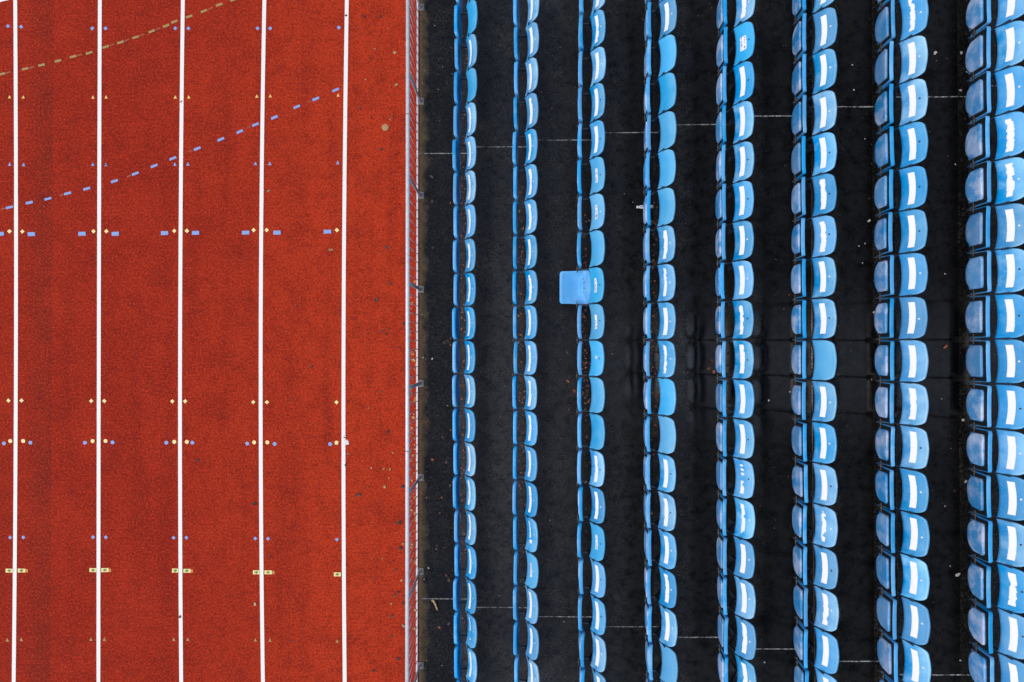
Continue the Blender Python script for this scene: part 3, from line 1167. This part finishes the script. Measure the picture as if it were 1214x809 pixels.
bm = bmesh.new()
n = 20
ring = [bm.verts.new((WX(456.4) + .052 * math.cos(a) * rl.uniform(.93, 1.05), WY(152) + .052 * math.sin(a) * rl.uniform(.93, 1.05), TZ + .006)) for a in [2 * math.pi * i / n for i in range(n)]]
m = bm.verts.new((WX(456.4), WY(152), TZ + .016))
for i in range(n):
    bm.faces.new((m, ring[i], ring[(i + 1) % n]))
tag(link('round_leaf', bm_to('round_leaf', bm, False), mat_simple('tan_leaf_skin', (.46, .27, .13), .6, .3, 60)), 'large round tan leaf lying flat on the red track near the fence', 'leaf')

bm = bmesh.new()
for (px, py, sx, sy) in ((410.6, 523.5, .045, .035), (412.6, 525.3, .028, .028), (409.3, 517.5, .022, .018), (409.4, 526, .03, .02)):
    ring = [bm.verts.new((WX(px) + sx * math.cos(a) * rl.uniform(.75, 1.1), WY(py) + sy * math.sin(a) * rl.uniform(.75, 1.1), TZ + .006)) for a in [2 * math.pi * i / 10 for i in range(10)]]
    m = bm.verts.new((*W(px, py), TZ + .02))
    for i in range(10):
        bm.faces.new((m, ring[i], ring[(i + 1) % 10]))
tag(link('crumpled_paper', bm_to('crumpled_paper', bm, False), M['white']), 'small crumpled white scrap on the white lane line closest to the fence', 'litter')

bt = bpy.data.objects.new('bottle', None)
C.objects.link(bt)
xb, yb = W(764, 246, TREAD0 + RISE * 3)
bt.location = (xb, yb, TREAD0 + RISE * 3 + .026)
bt.rotation_euler = (0, 0, R(2))
tag(bt, 'small white bottle poking out under a folded seat right of the open seat', 'bottle')
bm = bmesh.new()
add_tube(bm, (-.06, 0, 0), (.11, 0, 0), .024, 14)
add_tube(bm, (-.085, 0, 0), (-.06, 0, 0), .013, 14, .024)
link('bottle_body', bm_to('bottle_body', bm), mat_simple('white_bottle_plastic', (.72, .73, .80), .3, .1), bt)
bm = bmesh.new()
add_tube(bm, (-.112, 0, 0), (-.085, 0, 0), .017, 12)
link('bottle_cap', bm_to('bottle_cap', bm), M['white'], bt)
bm = bmesh.new()
add_box(bm, -.055, -.03, -.010, .010, .0225, .0255)
link('bottle_label', bm_to('bottle_label', bm), M['mark_blue'], bt)

# ------------------------------------------------------------------ light and sky
EL, AZ = R(58), R(-105)                             # sun height, direction as a compass angle from +Y
w = bpy.data.worlds.new('World')
S.world = w
w.use_nodes = True
nt = w.node_tree
bg = nt.nodes['Background']
sky = nt.nodes.new('ShaderNodeTexSky')
sky.sky_type = 'NISHITA'
sky.sun_disc = False
sky.sun_elevation = EL
sky.sun_rotation = AZ
sky.air_density = 1.0
sky.dust_density = 3.0
hs = nt.nodes.new('ShaderNodeHueSaturation')         # overcast: a veil of cloud takes most of the blue away
hs.inputs['Saturation'].default_value = .55
nt.links.new(sky.outputs[0], hs.inputs['Color'])
nt.links.new(hs.outputs[0], bg.inputs['Color'])
bg.inputs['Strength'].default_value = .13
sun = bpy.data.lights.new('sun', 'SUN')
sun.energy = .9
sun.angle = R(38)
sun.color = (1, .965, .91)
so = bpy.data.objects.new('sun', sun)
C.objects.link(so)
d = Vector((math.sin(AZ) * math.cos(EL), math.cos(AZ) * math.cos(EL), math.sin(EL)))
so.rotation_euler = d.to_track_quat('Z', 'Y').to_euler()

# ------------------------------------------------------------------ camera
cam = bpy.data.cameras.new('camera')
cam.sensor_width = 36
cam.lens = 36 * F_PX / 1214
cam.clip_end = 4000
co = bpy.data.objects.new('camera', cam)
C.objects.link(co)
co.matrix_world = Matrix(((RIGHT.x, -DOWN.x, -FWD.x, 0), (RIGHT.y, -DOWN.y, -FWD.y, 0), (RIGHT.z, -DOWN.z, -FWD.z, H), (0, 0, 0, 1)))
S.camera = co
S.view_settings.view_transform = 'Standard'
S.view_settings.look = 'None'
S.view_settings.exposure = .25
S.view_settings.gamma = 1
S.view_settings.use_curve_mapping = False
